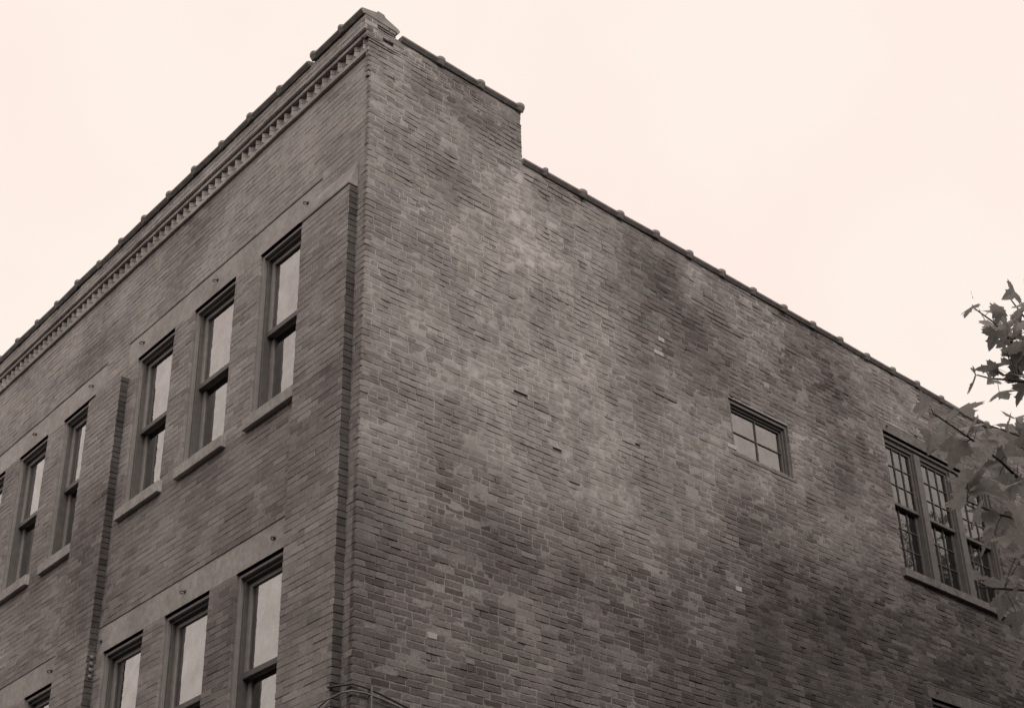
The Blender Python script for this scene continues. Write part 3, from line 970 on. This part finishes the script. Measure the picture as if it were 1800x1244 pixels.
TWIGS = [ [(6.13,-0.11,5.89),(6.15,-0.01,5.78),(6.12,0.26,5.60)],[(5.99,-0.35,5.36),(6.03,-0.30,5.34),(6.09,-0.23,5.33),(6.11,-0.13,5.35),(6.18,0.14,5.41)],[(6.11,-0.57,4.93),(6.19,-0.45,4.88),(6.21,-0.11,4.91)],[(6.30,-1.43,4.60),(6.36,-1.29,4.51),(6.40,-1.11,4.43),(6.41,-0.98,4.37),(6.34,-0.54,4.35)],[(6.26,-1.21,4.26),(6.30,-1.00,4.24),(6.32,-0.53,4.32)],[(6.20,-1.16,3.89),(6.28,-1.07,3.88),(6.26,-0.53,4.01)],[(5.98,-0.23,5.84),(6.03,-0.13,5.76),(6.05,0.06,5.65),(6.08,0.30,5.49)] ]
sp = MB()
limb = wob((7.5,7.03,4.2), NEAR_END, 9, .10)
sp.tube(limb, [.085-.007*i for i in range(10)], 8)
for t in TWIGS:
    p = [Vector(q) for q in t]
    e = p[-1]
    root = min(limb, key=lambda q: (q-e).length + (0 if q.y > .4 else 1))
    mid = (e+root)/2 + Vector((.05, .1, .06))
    path = p + [mid, root]
    n_ = len(path)
    sp.tube(path, [.0035 + .0125*(i/(n_-1))**1.5 for i in range(n_)], 6)
tw = [(Vector(a).lerp(Vector(b), k/5)) for t in TWIGS for a, b in zip(t[:-1], t[1:]) for k in range(6)]
near = Leaves()
rl = random.Random(33)
def hang(P, size, r):
    q = min(tw, key=lambda v: (v-P).length)
    out = (P - q)
    if out.length < .02: out = Vector((r.uniform(-1,1), r.uniform(-1,1), -.3))
    out = out.normalized()
    view = (CAM - P).normalized()
    tip = out + Vector((r.gauss(0,.45), r.gauss(0,.45), -.45 + r.gauss(0,.35)))
    nr = Vector((r.gauss(0,.55), r.gauss(0,.55), .55)) + Vector((.3,-.6,.1))*r.uniform(-.3, 1.1)
    near.add(P, tip, nr, size, r)
    s0 = P - tip.normalized()*.35*size
    if (s0-q).length < .2:
        sp.tube([s0, (s0+q)/2 + Vector((0,0,.01)), q], [.0016,.0014,.0018], 4, cap=False)
for li, (x_, y_, z_, s_) in enumerate(LEAVES):
    hang(Vector((x_, y_, z_)), s_*1.08, rl)
    for k in range(2 if li < 14 else 1):
        if s_ > .07 and rl.random() < (.9 if li < 14 else .95 if 30 <= li < 53 else .4):
            hang(Vector((x_+rl.uniform(-.04,.10), y_+rl.uniform(0,.2), z_+rl.uniform(-.09,.07))), s_*rl.uniform(.7,1.0), rl)
# more of the same spray to the right of the picture
for k in range(170):
    t = rl.random()
    q = limb[rl.randint(5, 9)]
    P = q + Vector((rl.gauss(.28,.22), rl.gauss(.35,.45), rl.gauss(-.35,.6)))
    if P.y < .1 or math.atan2(P.x-CAM.x, P.y-CAM.y) < -.395: continue
    near.add(P, Vector((rl.gauss(0,1), rl.gauss(0,1), -.5)), Vector((rl.gauss(0,.5), rl.gauss(0,.5), 1)), rl.uniform(.1,.16), rl)
at_tree(sp.build('branch', M['bark'], T, smooth=True))
at_tree(near.build('foliage', T))

# ------------------------------------------------------------------ added trees out of view, there to shade the lower walls
rl = random.Random(77)
far = Leaves()
spots = []
for k in range(26):
    t = k/25
    spots.append((-26 + 52*t, -17.5 - 2*math.sin(t*9) + rl.uniform(-1.5,1.5), rl.uniform(12,15.5), rl.uniform(3.2,4.4)))
for k in range(22):
    t = k/21
    spots.append((18.5 + rl.uniform(-1.5,1.5), -18 + 46*t, rl.uniform(12,15.5), rl.uniform(3.2,4.4)))
for (x_, y_, h_, r_) in spots:
    for k in range(620):
        d = Vector((rl.gauss(0,1), rl.gauss(0,1), rl.gauss(0,1))).normalized()
        q = rl.random()**.4
        P = Vector((x_ + d.x*r_*q, y_ + d.y*r_*q, h_*.52 + d.z*h_*.48*q))
        far.add(P, Vector((d.x, d.y, -.4)), d + Vector((rl.gauss(0,.6), rl.gauss(0,.6), .6)), rl.uniform(.7, 1.2), rl, simple=True)
M['leaf_near'] = M['leaf']; M['leaf'] = plain('far_foliage', (.035,.034,.032), (.07,.067,.064), 3)
o = far.build('far_trees', None)
tag(o, kind='stuff')
